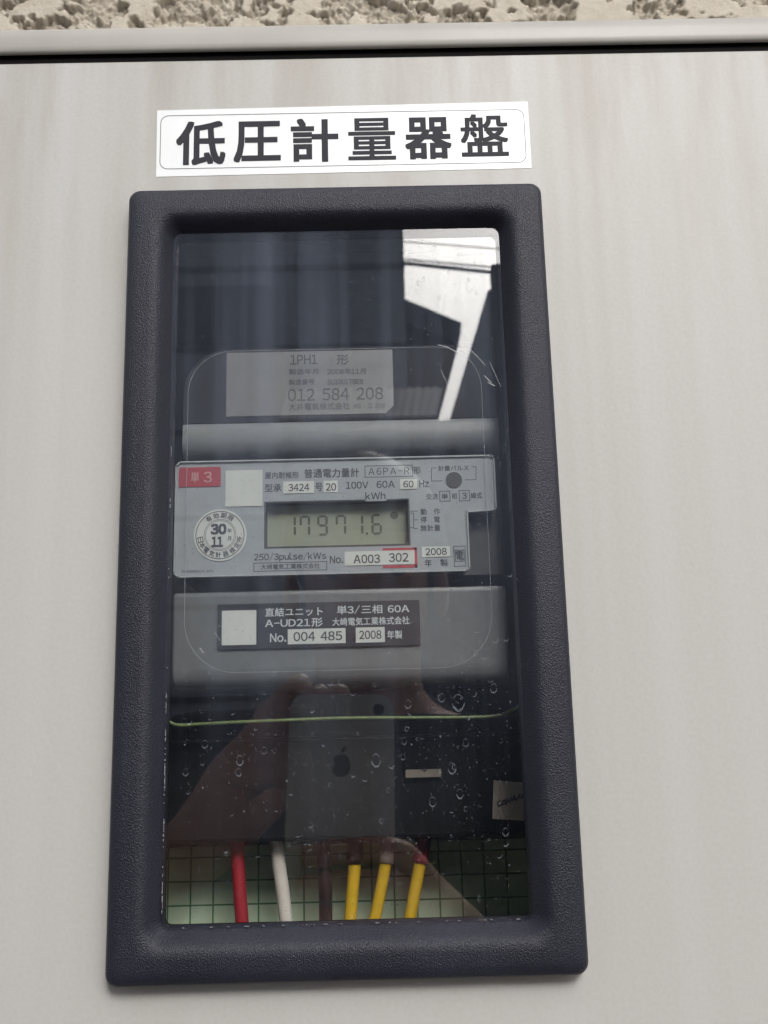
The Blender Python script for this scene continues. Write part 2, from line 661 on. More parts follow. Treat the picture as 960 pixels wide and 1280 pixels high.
def stucco_h(x, z):
    """torn trowelled coat: smooth raised islands, ragged gritty hollows between them"""
    p = Vector((x * 44, z * 60, 3.3))
    a = noise.fractal(p, .9, 2.1, 5)
    b = noise.fractal(Vector((x * 150, z * 170, 9.1)), .7, 2.0, 4)
    s = a * 1.0 + b * .34
    t = max(0.0, min(1.0, (s + .17) / .20))
    t = t * t * (3 - 2 * t)
    grit = noise.fractal(Vector((x * 300, z * 300, 1.7)), .55, 2.1, 4)
    flat = noise.noise(Vector((x * 60, z * 60, 4.4)))
    return .0042 * t + (1 - t) * grit * .0022 + t * (flat * .0005 + grit * .00014)


X0, X1, Z0, Z1, ST = -.30, .34, .225, .350, .00072
nx, nz = int((X1 - X0) / ST), int((Z1 - Z0) / ST)
bm = bmesh.new()
grid = [[bm.verts.new((X0 + i * ST, WALL_Y + .005 - stucco_h(X0 + i * ST, Z0 + k * ST), Z0 + k * ST)) for i in range(nx + 1)] for k in range(nz + 1)]
for k in range(nz):
    for i in range(nx):
        bm.faces.new((grid[k][i], grid[k][i + 1], grid[k + 1][i + 1], grid[k + 1][i]))
st = mesh_obj('stucco_coat', bm, M['stucco'], None, smooth=True)
hook(st, wall)

# ------------------------------------------------------------------ cabinet
cab = thing('meter_cabinet', 'beige painted steel meter cabinet with dark framed glazed window in its door', 'cabinet', (0, .08, -.36))
DT = .1623                                           # top of the door
DX0, DX1, DZ0 = -.205, .24, -.34
win = rr(-.0565, .0565, -.1065, .1065, .003)
door = mesh_obj('door_panel', plate_bm(rr(DX0, DX1, DZ0, DT, .0015), 0, .0016, [win[::-1]]), M['paint'], cab)
# folded rim behind the door edge
bm = bmesh.new()
for b in ((DX0 + .001, DX1 - .001, .0016, .012, DT - .0026, DT - .0010), (DX0 + .001, DX0 + .0026, .0016, .012, DZ0 + .002, DT - .003),
          (DX1 - .0026, DX1 - .001, .0016, .012, DZ0 + .002, DT - .003)):
    box_bm(*b, bm=bm)
mesh_obj('door_fold', bm, M['paint'], cab)
# shell
bm = bmesh.new()
for b in ((DX0 - .006, DX0 - .003, .004, .158, DZ0 - .004, DT + .004), (DX1 + .003, DX1 + .006, .004, .158, DZ0 - .004, DT + .004),
          (DX0 - .0028, DX1 + .0028, .155, .158, DZ0 - .004, DT + .004), (DX0 - .0028, DX1 + .0028, .004, .1548, DZ0 - .006, DZ0 - .003)):
    box_bm(*b, bm=bm)
mesh_obj('cabinet_shell', bm, M['inner'], cab)
mesh_obj('shade_plate', box_bm(-.13, .13, .121, .124, -.074, .155), M['body'], cab)  # dark plate added where the cabinet's depth is only in shade
# roof: rounded drip lip in front, sheet running back to the wall
prof = [(.157, .1772), (.0060, .1766), (.0022, .1758), (-.0002, .1746), (-.0014, .1730), (-.0018, .1705), (-.0019, .1675), (-.0018, .1660), (-.0014, .1653), (-.0009, .1651),
        (-.0004, .1652), (-.0003, .1668), (.157, .1669)]
bm = bmesh.new()
ra, rb = [], []
for (y, z) in prof:
    ra.append(bm.verts.new((DX0 - .012, y, z)))
    rb.append(bm.verts.new((DX1 + .012, y, z)))
for i in range(len(prof)):
    j = (i + 1) % len(prof)
    bm.faces.new((ra[i], rb[i], rb[j], ra[j]))
bm.faces.new(ra)
bm.faces.new(rb[::-1])
bmesh.ops.recalc_face_normals(bm, faces=bm.faces[:])
lip = mesh_obj('roof_lip', bm, M['lip'], cab)
for p in lip.data.polygons:
    p.use_smooth = True
lip.data.set_sharp_from_angle(angle=R(50))
mesh_obj('gap_shade_strip', box_bm(DX0 - .002, DX1 + .002, .0004, .0060, DT + .0001, .1667), M['seal_gap'], cab)  # black strip filling the gap above the door in place of its shade

# window frame: moulded ring swept around the opening
HX, HZ = .0635, .11393
ringdef = [(0.0, 0.0002, .0034), (0.0, -.0044, .0034), (.0002, -.0052, .0034), (.0008, -.0061, .0034), (.0018, -.0066, .0036), (.0040, -.0069, .0042), (.0070, -.0071, .0052),
           (.0086, -.0070, .0056), (.0097, -.0065, .0056), (.0107, -.0056, .0050), (.0117, -.0043, .0042), (.0127, -.0029, .0034), (.0134, -.0020, .0026), (.01385, -.0012, .0020), (.0140, -.0004, .0018),
           (.0140, .0022, .0018)]
NB = 7
bm = bmesh.new()
rings = []
for ins, y, r in ringdef:
    k = .0137 / .0140 if ins > .001 else 1
    pts = rr(-HX + ins, HX - ins, -HZ + ins * k, HZ - ins * k, r, NB)
    # a few points along the straight sides keep the shading even
    rings.append([bm.verts.new((x, y, z)) for x, z in pts])
for r0, r1 in zip(rings, rings[1:]):
    q = len(r0)
    for i in range(q):
        bm.faces.new((r0[i], r0[(i + 1) % q], r1[(i + 1) % q], r1[i]))
bmesh.ops.recalc_face_normals(bm, faces=bm.faces[:])
bez = mesh_obj('window_frame', bm, M['grain'], cab, smooth=True)
bez.data.set_sharp_from_angle(angle=R(60))
# pane behind the frame's opening and its rubber seal
pane = mesh_obj('window_pane', box_bm(-.0530, .0530, GL, GL + .0030, -.1036, .1036), M['glass'], cab)
mesh_obj('pane_seal', plate_bm(rr(-.0560, .0560, -.1060, .1060, .002), .0023, .0040, [rr(-.0497, .0497, -.1004, .1004, .0018)[::-1]]), M['seal_gap'], cab)
# pale worn flecks along the inner edge of the frame
bm = bmesh.new()
rnd = random.Random(4)
for i in range(46):
    z = U(206, rnd.uniform(870, 1150), GL)[1] if i < 38 else U(206, rnd.uniform(560, 870), GL)[1]
    h = rnd.choice((.0002, .0004, .0006, .0011, .0030))
    box_bm(-.04958, -.04946 + rnd.uniform(0, .00016), GL - .0004, GL - .0001, z, z + h, bm=bm)
for i in range(26):
    x = rnd.uniform(-.048, .049)
    h = rnd.uniform(.0003, .0012)
    box_bm(x, x + h, GL - .0004, GL - .0001, -.10022, -.10006, bm=bm)
tag(mesh_obj('worn_fleck', bm, M['chip'], cab), kind='stuff')

# dried drops on the pane
bm = bmesh.new()
rnd = random.Random(21)
YW = GL - .00006


def drop(px, py, r, w, a0, a1, sx=1.0, sq=1.0):
    cx, cz = U(px, py, YW)
    n = 9
    inner, outer = [], []
    for k in range(n + 1):
        t = k / n
        a = R(a0 + (a1 - a0) * t)
        ww = w * math.sin(math.pi * (.12 + .76 * t))
        j = rnd.uniform(-.06, .06)
        inner.append(bm.verts.new((cx + (r * (1 + j) - ww) * math.cos(a) * sx, YW, cz + (r * (1 + j) - ww) * math.sin(a) * sq)))
        outer.append(bm.verts.new((cx + r * (1 + j) * math.cos(a) * sx, YW, cz + r * (1 + j) * math.sin(a) * sq)))
    for k in range(n):
        bm.faces.new((inner[k], outer[k], outer[k + 1], inner[k + 1]))


def dot(px, py, r):
    cx, cz = U(px, py, YW)
    vs_ = [bm.verts.new((cx + r * rnd.uniform(.6, 1.2) * math.cos(k * math.pi / 3), YW, cz + r * rnd.uniform(.7, 1.5) * math.sin(k * math.pi / 3))) for k in range(6)]
    bm.faces.new(vs_)


for i in range(620):
    py = 560 + 590 * rnd.random() ** .75 if i < 420 else rnd.uniform(305, 600)
    px = rnd.uniform(226, 640)
    s = rnd.choice((.00026, .0003, .00036, .0004, .0005, .0006, .0008)) * (1.0 if py > 700 else .75)
    if rnd.random() < .55:
        drop(px, py, s, s * rnd.uniform(.18, .4), rnd.uniform(175, 220), rnd.uniform(320, 375), 1.0, rnd.uniform(1.0, 1.5))
    elif rnd.random() < .5:
        drop(px, py, s * .8, s * .25, 0, 345, .8, rnd.uniform(1.0, 1.4))
    else:
        dot(px, py, s * .45)
for (px, py, s) in ((573, 878, .0021), (552, 872, .0011), (510, 880, .0011), (505, 926, .0009), (504, 946, .0008), (582, 928, .0010), (565, 960, .0014), (575, 992, .0012), (541, 1002, .0012),
                    (470, 950, .0016), (256, 930, .0010), (300, 950, .0013), (298, 965, .0010), (330, 938, .0009), (232, 965, .0009), (617, 860, .0012), (632, 1040, .0010)):
    drop(px, py, s, s * .25, 185, 355, .85, 1.25)
    drop(px, py, s * .9, s * .12, 20, 160, .8, 1.2)
for i in range(1700):
    dot(rnd.uniform(226, 640), rnd.uniform(300, 1150), rnd.uniform(.00006, .00018))
tag(mesh_obj('water_mark', bm, M['mark'], pane), kind='stuff')
# fine grime specks all over
bm = bmesh.new()
for i in range(1100):
    dot(rnd.uniform(222, 650), rnd.uniform(298, 1150), rnd.choice((.00007, .00009, .00012, .00016)))
for i in range(110):
    dot(rnd.uniform(505, 620), rnd.uniform(296, 425), rnd.choice((.00010, .00014, .0002)))
for (px, py, s) in ((524, 354, .0009), (530, 349, .0007), (549, 372, .0006), (561, 340, .0005), (586, 350, .0006), (575, 318, .0005), (518, 325, .0004), (596, 366, .0006), (545, 390, .0005)):
    drop(px, py, s, s * .3, 10, 330, .9, 1.1)
for v in bm.verts:
    v.co.y -= .00003
tag(mesh_obj('grime_speck', bm, M['grime'], pane), kind='stuff')
# scratches
bm = bmesh.new()
for path, wd in ((((548, 431), (560, 434), (570, 440)), .00022), (((588, 437), (596, 445), (606, 456)), .00020), (((574, 433), (590, 433)), .00014),
                 (((612, 452), (620, 470), (626, 483)), .00012), (((606, 470), (614, 478)), .0003), (((610, 478), (618, 482)), .0003),
                 (((551, 462), (560, 482)), .00012), (((268, 790), (275, 800)), .00012), (((250, 810), (254, 816)), .0002)):
    pts = [U(*p, YW) for p in path]
    line_bm(bm, pts, wd, YW, YW + .00001)
tag(mesh_obj('scratch', bm, M['scratch'], pane), kind='stuff')

# ------------------------------------------------------------------ sign on the door
SY = -.00012
sg = thing('sign', 'white rectangular sign sticker with bold dark Japanese lettering above the window', 'sign', (.0026, 0, .1218))
plate('sticker_sheet', [U(195, 221, SY), U(664.5, 210, SY), U(659.5, 127, SY), U(196.5, 138, SY)], SY, -.00002, M['sticker'], sg)
q = [U(200, 213, SY), U(658, 202, SY), U(655, 134.5, SY), U(200, 146.5, SY)]
bx0, bx1 = (q[0][0] + q[3][0]) / 2, (q[1][0] + q[2][0]) / 2
bz0, bz1 = (q[0][1] + q[1][1]) / 2, (q[2][1] + q[3][1]) / 2
mesh_obj('border_line', plate_bm(rr(bx0, bx1, bz0, bz1, .0026), SY - .00005, SY - .00001, [rr(bx0 + .00022, bx1 - .00022, bz0 + .00022, bz1 - .00022, .0024)[::-1]]), M['hair'], sg)
letters([('低', 220, 282, 151.5, 206.5, .024), ('圧', 292, 351, 151.5, 203, .024), ('計', 363.5, 423, 148, 202.5, .024),
         ('量', 435, 494.5, 147.5, 200, .013), ('器', 506, 564.5, 146.5, 199, .025), ('盤', 575.5, 635.5, 142.5, 195.5, .016)], SY - .00006, M['ink'], sg, 'character')

# ------------------------------------------------------------------ inside: mounting board
brd = tag(mesh_obj('mounting_board', box_bm(-.12, .12, .082, .090, -.20, -.0905), M['board']),
          'pale green mounting board printed with a dark green grid, behind the wires', 'board')

# ------------------------------------------------------------------ upper unit
YU = .0145
up = thing('communication_unit', 'smoked grey unit at the top of the stack with pale serial number label', 'meter unit', (0, .05, .0345))
ux0, ux1 = U(229, 520, YU)[0], U(622, 515, YU)[0]
uzt, uzs, uzb = U(420, 434, YU)[1], U(420, 526, YU)[1], U(420, 569, YU)[1]
plate('case', rr(ux0 + .001, ux1 - .001, uzb - .0005, uzt - .0005, (.002, .002, .013, .013), 8), YU + .004, .118, M['body'], up)
plate('smoked_cover', rr(ux0, ux1, uzs + .00012, uzt, (.0003, .0003, .0145, .0145), 10), YU, YU + .0038, M['smoke'], up)
# lower part of the cover, grey, bulging a little and rolling under at the bottom
bm = bmesh.new()
pr = [(YU + .0002, uzs - .00012), (YU - .0004, uzs - .0012), (YU - .0008, uzs - .0060), (YU - .0002, uzb + .0028), (YU + .0020, uzb + .0008), (YU + .0038, uzb + .0003), (YU + .0038, uzs - .00012)]
a = [bm.verts.new((ux0, y, z)) for y, z in pr]
b = [bm.verts.new((ux1, y, z)) for y, z in pr]
for i in range(len(pr)):
    bm.faces.new((a[i], b[i], b[(i + 1) % len(pr)], a[(i + 1) % len(pr)]))
bm.faces.new(a)
bm.faces.new(b[::-1])
bmesh.ops.recalc_face_normals(bm, faces=bm.faces[:])
fo = mesh_obj('lower_face', bm, M['face'], up, smooth=True)
fo.data.set_sharp_from_angle(angle=R(40))
YL = YU - .0003
l0, l1, lz0, lz1 = pxrect(283, 491.5, 439, 518.5, YL)
ch = .0026
lab = plate('serial_label', [(l0, lz0), (l1 - ch, lz0), (l1, lz0 + ch), (l1, lz1), (l0, lz1)], YL, YL + .00025, M['label_gr'], up)
letters([('1PH1', 363, 396.7, 443.5, 455.5), ('形', 421, 436, 443, 456), ('製造年月', 361, 398, 461, 468), ('2008年11月', 409, 457, 460.5, 468),
         ('製造番号', 361, 393, 474, 481), ('SU1001TBEB', 409, 454, 474, 480.5), ('W00', 442, 451, 505, 510), ('II 2008', 460, 481, 504, 510)], YL - .00008, M['print_soft'], lab)
letters([('012 584 208', 359.7, 479, 485, 500.5, .008), ('大井電気株式会社', 361, 437.5, 503.5, 512.5)], YL - .00008, M['print_soft'], lab)

# ------------------------------------------------------------------ electricity meter
YM = .0100
mt = thing('electricity_meter', 'grey electricity meter with digital display reading 17971.6, middle of the stack', 'electricity meter', (-.002, .05, -.0045))
nx0, nx1 = -.0504, .0467
nz0, nz1 = -.0041, .0312
nxn = U(585.5, 680, YM)[0]
nzn = U(600, 638, YM)[1]
plate('case', rr(nx0 + .0005, nx1 + .0022, nz0 - .0006, nz1 + .0004, .0015), YM + .0056, .118, M['body'], mt)
wx0, wx1, wz0, wz1 = pxrect(330, 512.5, 625, 684, YM)
outline = [(nx0 + .0012, nz0)] + [(nxn - .0008, nz0), (nxn, nz0 + .0008), (nxn, nzn - .0004), (nx1 - .0006, nzn), (nx1, nzn + .0006), (nx1, nz1 - .0008), (nx1 - .0008, nz1), (nx0 + .0012, nz1), (nx0, nz1 - .0012), (nx0, nz0 + .0012)]
npz = mesh_obj('nameplate', plate_bm(outline, YM, YM + .0026, [[(wx0, wz0), (wx0, wz1), (wx1, wz1), (wx1, wz0)]]), M['name_pl'], mt)
# clear raised edge round the plate
inn = []
cxm, czm = (nx0 + nx1) / 2, (nz0 + nz1) / 2
bm = bmesh.new()
line_bm(bm, outline + outline[:1], .00045, YM - .0007, YM - .00002)
mesh_obj('clear_edge', bm, M['rim'], mt)
# display set back in its window
bm = plate_bm([(wx0 + .00002, wz0 + .00002), (wx1 - .00002, wz0 + .00002), (wx1 - .00002, wz1 - .00002), (wx0 + .00002, wz1 - .00002)], YM + .0001, YM + .0052,
              [[(wx0 + .0005, wz0 + .0006), (wx0 + .0005, wz1 - .0004), (wx1 - .0005, wz1 - .0004), (wx1 - .0005, wz0 + .0006)]])
mesh_obj('display_surround', bm, M['body'], mt)
YD = YM + .0046
lcd = mesh_obj('display', box_bm(wx0 + .0004, wx1 - .0004, YD, YD + .0006, wz0 + .0004, wz1 - .0004), M['lcd'], mt)
# seven-segment digits
SEG = {'1': 'bc', '7': 'fabc', '9': 'abcdfg', '6': 'afgedc'}
sx0, sx1, sz0, sz1 = pxrect(0, 13.2, 0, 25.5, YD)
DW = U(488 + 6.6, 655, YD)[0] - U(488 - 6.6, 655, YD)[0]
DH = U(430, 643, YD)[1] - U(430, 668.8, YD)[1]


def digit(ch_, px):
    xc, zc = U(px, 657.0 - (px - 400) * .0215, YD)
    x0, x1, z0, z1 = xc - DW / 2, xc + DW / 2, zc - DH / 2, zc + DH / 2
    t, g = .00072, .00010
    zm = (z0 + z1) / 2
    bm = bmesh.new()
    hseg = lambda z: [(x0 + t * .55 + g, z), (x0 + t + g, z + t / 2), (x1 - t - g, z + t / 2), (x1 - t * .55 - g, z), (x1 - t - g, z - t / 2), (x0 + t + g, z - t / 2)]
    vseg = lambda x, za, zb: [(x, za + g), (x + t / 2, za + t * .5 + g), (x + t / 2, zb - t * .5 - g), (x, zb - g), (x - t / 2, zb - t * .5 - g), (x - t / 2, za + t * .5 + g)]
    shapes = dict(a=hseg(z1 - t / 2), d=hseg(z0 + t / 2), g=hseg(zm), f=vseg(x0 + t / 2, zm, z1 - t / 3), b=vseg(x1 - t / 2, zm, z1 - t / 3), e=vseg(x0 + t / 2, z0 + t / 3, zm), c=vseg(x1 - t / 2, z0 + t / 3, zm))
    for s in SEG[ch_]:
        plate_bm(shapes[s], YD - .00012, YD - .00002, bm=bm)
    mesh_obj('digit', bm, M['seg'], lcd)


for c_, px in zip('179716', (363.5, 381.2, 403.2, 426.2, 447.6, 470.8)):
    digit(c_, px)
x, z = U(458.6, 667, YD)
plate('decimal_point', rr(x - .00035, x + .00035, z - .0004, z + .0004, .0001), YD - .00012, YD - .00002, M['seg'], lcd)
x, z = U(492.7, 644.2, YD)
plate('operation_mark', disc(x, z, .00125, 24), YD - .00012, YD - .00002, M['seg'], lcd)
# dark tab under and over the display edge
x0, x1, z0, z1 = pxrect(456.5, 483, 614.5, 626.5, YM)
plate('unit_tab', rr(x0, x1, z0, z1, .0002), YM - .0001, YM - .00002, M['name_pl'], mt)

# stickers and printed patches on the nameplate
YP = YM - .00025
rs = pxplate('red_sticker', (223.4, 276, 584, 608.3), YP, .0002, M['red'], mt, .0005)
letters([('単', 238.5, 249, 590, 603), ('3', 254.4, 265, 589.6, 603)], YP - .00006, M['pink'], rs)
pxplate('paper_square', (281.8, 328, 587.7, 632.9), YP, .0002, M['patch'], mt, .0002)
YT = YM - .00006
DK = M['print_']
letters([('屋内耐候形', 331, 373.4, 589.8, 598.3), ('普通電力量計', 380.3, 448.8, 585.5, 597), ('A6PA-R', 460.5, 511.8, 584.5, 593.2, 0, .22), ('形', 517, 525.7, 583.3, 592.5),
         ('型承', 331, 351.7, 604.7, 615), ('号', 394, 403.2, 603.5, 614), ('100V', 432.3, 460.3, 602, 610.9), ('60A', 470.6, 493.4, 600.9, 609.9), ('Hz', 524, 536.3, 600, 609),
         ('動　作', 525.7, 550, 635.5, 643.4), ('停　電', 525.7, 550, 645.5, 653.4), ('無計量', 525.7, 550.5, 655.8, 664),
         ('計量パルス', 547.8, 585.6, 581.8, 588.5), ('交流', 532.7, 547.3, 617, 624.5), ('相', 564.5, 571, 616.5, 623.8), ('線式', 588.5, 602.4, 615.5, 623),
         ('250/3pulse/kWs', 317.3, 407.8, 690.4, 702), ('大崎電気工業株式会社', 326, 399.8, 704.6, 711.4), ('No.', 412.4, 428.7, 694.6, 704.2),
         ('年　製', 530.5, 559.7, 699, 708), ('単', 552, 560, 617, 624), ('3', 577.5, 583.5, 615.8, 623.6), ('電', 570, 579.6, 688.5, 700.5)], YT, DK, npz)
letters([('014283N211-011', 226.8, 266.9, 712.6, 715.6)], YT, M['print_soft'], npz)
letters([('kWh', 456.7, 481.9, 615, 624.2)], YM - .00016, DK, npz)


def boxline(parent, x0, x1, y0, y1, wd=.00020):
    a = pxrect(x0, x1, y0, y1, YT)
    bm = bmesh.new()
    line_bm(bm, [(a[0], a[2]), (a[1], a[2]), (a[1], a[3]), (a[0], a[3]), (a[0], a[2])], wd, YT, YT + .00003)
    mesh_obj('printed_box', bm, DK, parent)


for b in ((456.2, 515.9, 582, 596), (317.3, 408.5, 703, 713.3), (549.7, 562.4, 614, 626.6), (574, 586.8, 613, 626), (567.6, 581.8, 682.7, 707.8), (569.2, 580.2, 687.5, 701.6)):
    boxline(npz, *b)
bm = bmesh.new()
for path in (((545, 585), (539.4, 585), (539.4, 601.2), (553.3, 601)), ((589.7, 583.5), (595, 583.4), (595, 599.5), (581.3, 599.8)),
             ((512.5, 641.4), (517, 641.2), (517, 659.5), (512.5, 659.7)), ((512.5, 639), (522, 638.8)), ((517, 650), (522, 649.8)), ((517, 660.6), (522, 660.4))):
    line_bm(bm, [U(*p, YT) for p in path], .00018, YT, YT + .00003)
mesh_obj('printed_bracket', bm, DK, npz)
x, z = U(567.4, 600.2, YM)
plate('pulse_lamp', disc(x, z, .0025, 30), YM - .0003, YM - .00002, M['body'], mt)

for box, txt in (((354, 392.4, 601.6, 616.6), ('3424', 360.4, 386.7, 604.7, 614)), ((404.4, 422.2, 600.8, 615.2), ('20', 407.2, 420.2, 604, 613.4)),
                 ((500.3, 521.4, 598.8, 611.2), ('60', 504, 517, 600.8, 609.3)), ((527.4, 562.6, 683, 696), ('2008', 531.7, 558.5, 685, 694))):
    pt = pxplate('white_patch', box, YP, .0002, M['patch'], mt, .0001)
    letters([txt], YP - .00006, M['print_soft'], pt)
# serial patch with its red bracket
bm = bmesh.new()
a = pxrect(480, 521.6, 684.6, 709.6, YP)
line_bm(bm, [(a[0], a[3] - .0004), (a[1] - .0004, a[3] - .0004), (a[1] - .0004, a[2] + .0004), (a[0], a[2] + .0004)], .00078, YP + .0001, YP + .0002)
mesh_obj('red_bracket', bm, M['redline'], mt)
pt = pxplate('serial_patch', (430.8, 518.3, 688.6, 706), YP, .0002, M['patch'], mt, .0001)
letters([('A003', 441.9, 475, 693.2, 704), ('302', 486, 510.6, 691.2, 702.4)], YP - .00006, DK, pt)

# round seal
sx, sz = U(275, 668.75, YP)
PXM = U(276, 668.75, YP)[0] - sx
seal = plate('round_seal', disc(sx, sz, 33 * PXM, 56), YP, YP + .0002, M['patch'], mt)
YS = YP - .00006
ring_plate('seal_ring', sx, sz, 29.7 * PXM, 30.6 * PXM, YS, YS + .00003, DK, seal)
ring_plate('seal_ring', sx, sz, 19.7 * PXM, 20.2 * PXM, YS, YS + .00003, M['print_soft'], seal)
ring_plate('seal_ring', sx, sz, 18.0 * PXM, 18.5 * PXM, YS, YS + .00003, M['print_soft'], seal)
letters([('30', 263.3, 283, 654.6, 668.3, .055), ('11', 264.3, 278.8, 670.7, 684, .055), ('年', 284, 289.8, 660.5, 666), ('月', 284.3, 289, 670.3, 676)], YS, DK, seal)
for chars, angs, up_ in (('有効期限', (-34, -12, 10, 32), True), ('日本電気計器検定所', (-77, -60, -42, -23, -4, 17, 38, 58, 76), False)):
    for c_, a_ in zip(chars, angs):
        rad = 25.1 * PXM
        h = 3.6 * PXM
        t = R(a_)
        cx = sx + rad * math.sin(t)
        cz = sz + rad * math.cos(t) * (1 if up_ else -1)
        bm = bmesh.new()
        text_into(bm, c_, (cx - h, cx + h, cz - h, cz + h), YS, .016, .1, -t if up_ else t, (cx, cz))
        mesh_obj('lettering', bm, DK, seal)

# ------------------------------------------------------------------ lower unit
YB = .0130
lo = thing('connection_unit', 'grey unit with black nameplate at the bottom of the stack', 'meter unit', (-.001, .05, -.0368))
bx0_, bx1_ = -.0517, .0490
bzt, bzb = U(420, 736, YB)[1], U(420, 857, YB)[1]
pr = [(.118, bzt), (YB + .0016, bzt), (YB + .0004, bzt - .0004), (YB, bzt - .0014), (YB + .0001, bzt - .0018), (YB + .0003, bzb + .0060), (YB + .0010, bzb + .0030), (YB + .0028, bzb + .0010),
      (YB + .0060, bzb), (.118, bzb)]
bm = bmesh.new()
a = [bm.verts.new((bx0_, y, z)) for y, z in pr]
b = [bm.verts.new((bx1_, y, z)) for y, z in pr]
for i in range(len(pr)):
    bm.faces.new((a[i], b[i], b[(i + 1) % len(pr)], a[(i + 1) % len(pr)]))
bm.faces.new(a)
bm.faces.new(b[::-1])
bmesh.ops.recalc_face_normals(bm, faces=bm.faces[:])
vert_e = [e for e in bm.edges if abs(e.verts[0].co.x - e.verts[1].co.x) < 1e-6 and e.verts[0].co.y < YB + .004 and e.verts[1].co.y < YB + .004]
bmesh.ops.bevel(bm, geom=vert_e, offset=.0012, segments=3, affect='EDGES', profile=.5)
fo = mesh_obj('case', bm, M['face'], lo, smooth=True)
fo.data.set_sharp_from_angle(angle=R(45))
YN = YB - .0007
blk = pxplate('black_nameplate', (272, 525, 752.8, 809), YN, .0005, M['black_pl'], lo, .0003)
WP = M['white_pr']
letters([('直結ユニット', 331.3, 403.3, 759.2, 770.2), ('単3/三相 60A', 421, 511.5, 756, 767), ('A-UD21形', 331.3, 403.3, 772.9, 784), ('大崎電気工業株式会社', 415.4, 511.8, 771.3, 781.4),
         ('No.', 337.5, 357.8, 791.7, 802.6), ('年製', 484, 502.7, 788, 798.4)], YN - .00008, WP, blk)
YQ = YN - .0002
pxplate('paper_square', (277.2, 320.3, 763, 806.2), YQ, .00018, M['patch'], lo, .0002)
pt = pxplate('white_patch', (359.7, 432, 785.8, 804.6), YQ, .00018, M['patch'], lo, .0001)
letters([('004 485', 366.8, 427.7, 789.4, 801)], YQ - .00006, DK, pt)
pt = pxplate('white_patch', (444.7, 481, 784, 803), YQ, .00018, M['patch'], lo, .0001)
letters([('2008', 449, 476.8, 788, 798.8)], YQ - .00006, M['print_soft'], pt)

# moulded outline of the clear front cover that runs over all three units
YC = .0088
tl, br_ = U(236, 440, YC), U(618, 833, YC)
path = rr(tl[0], br_[0], br_[1], tl[1], (.0155, .0155, .0135, .0135), 12)
cv = thing('clear_cover_rim', 'thin rounded moulded edge of the clear cover running over the stacked units', 'cover', (0, YC, br_[1]))
bm = bmesh.new()
line_bm(bm, path + path[:1], .00009, YC, YC + .0003)
mesh_obj('moulded_edge', bm, M['rim'], cv)

# ------------------------------------------------------------------ terminal block, tags and wires
tb = thing('terminal_block', 'black terminal block below the stacked units', 'terminal block', (0, .07, -.078))
YK = .044
kz0 = U(430, 1050, YK)[1]
kz1 = bzb - .0006
mesh_obj('block', box_bm(-.0655, .0640, YK, .080, kz0, kz1, .0012, 2), M['dark'], tb)
mesh_obj('cover_ledge', box_bm(-.065, .0635, YK - .0045, YK + .001, U(430, 920, YK)[1] - .0012, U(430, 920, YK)[1], .0004, 1), M['dark'], tb)
a = pxrect(505, 551.7, 922, 961, YK - .002)
plate('breaker_window', rr(*a, .0006), YK - .002, YK + .0005, M['seal_gap'], tb)

a = pxrect(507, 551.5, 961.7, 971.6, YK - .0022)
pl = tag(plate('paper_strip', rr(*a, .0004), YK - .0022, YK - .0019, M['tagp']), 'narrow pale paper strip on the black terminal block', 'label')
bm = bmesh.new()
x, z = U(530, 962, YK - .0024)
line_bm(bm, [(x - .0006, z), (x + .0002, z - .0005), (x + .0009, z + .0002), (x + .0004, z + .0006)], .0004, YK - .0024, YK - .00235)
mesh_obj('pen_mark', bm, M['ink'], pl)
YTG = .026
tg = tag(plate('paper_tag', [U(615.5, 1023.5, YTG), U(664, 1026.5, YTG), U(664, 979, YTG), U(617, 975.5, YTG)], YTG, YTG + .0003, M['tagp']),
         'square paper tag with handwriting by the right edge of the window', 'tag')
bm = bmesh.new()
for st_ in (((625, 1001), (622, 1004), (623, 1008), (627, 1006)), ((628, 1002), (628, 1006), (632, 1004), (631, 1000), (628, 1002)), ((633, 1005), (634, 999), (637, 1003), (639, 997)),
            ((640, 1001), (643, 995), (645, 1000), (641, 999)), ((646, 999), (650, 993)), ((648, 997), (652, 997), (655, 990), (657, 996))):
    line_bm(bm, [U(*p, YTG - .0001) for p in st_], .00042, YTG - .0001, YTG - .00005)
mesh_obj('handwriting', bm, M['ink'], tg)
# stand-off post carrying the tag, hidden behind it
mesh_obj('tag_arm', box_bm(U(640, 1000, YTG)[0] - .001, U(640, 1000, YTG)[0] + .001, YTG + .0004, YK + .001, U(640, 1000, YTG)[1] - .001, U(640, 1000, YTG)[1] + .001), M['dark'], tg)

YG = .026
gp = [U(206, 893, YG), U(213, 903, YG), U(226, 906.5, YG), (U(250, 905, YG)), U(300, 902.5, YG), U(360, 900, YG), U(430, 897.5, YG), U(510, 897, YG), U(590, 896.5, YG), U(622, 894, YG), U(640, 888, YG), U(652, 880, YG)]
tag(mesh_obj('green_wire', tube_bm(smooth_path([(x, YG, z) for x, z in gp], 5), .00052, 8), M['w_green'], None, True),
    'thin yellow green wire stretched across below the stacked units', 'wire')

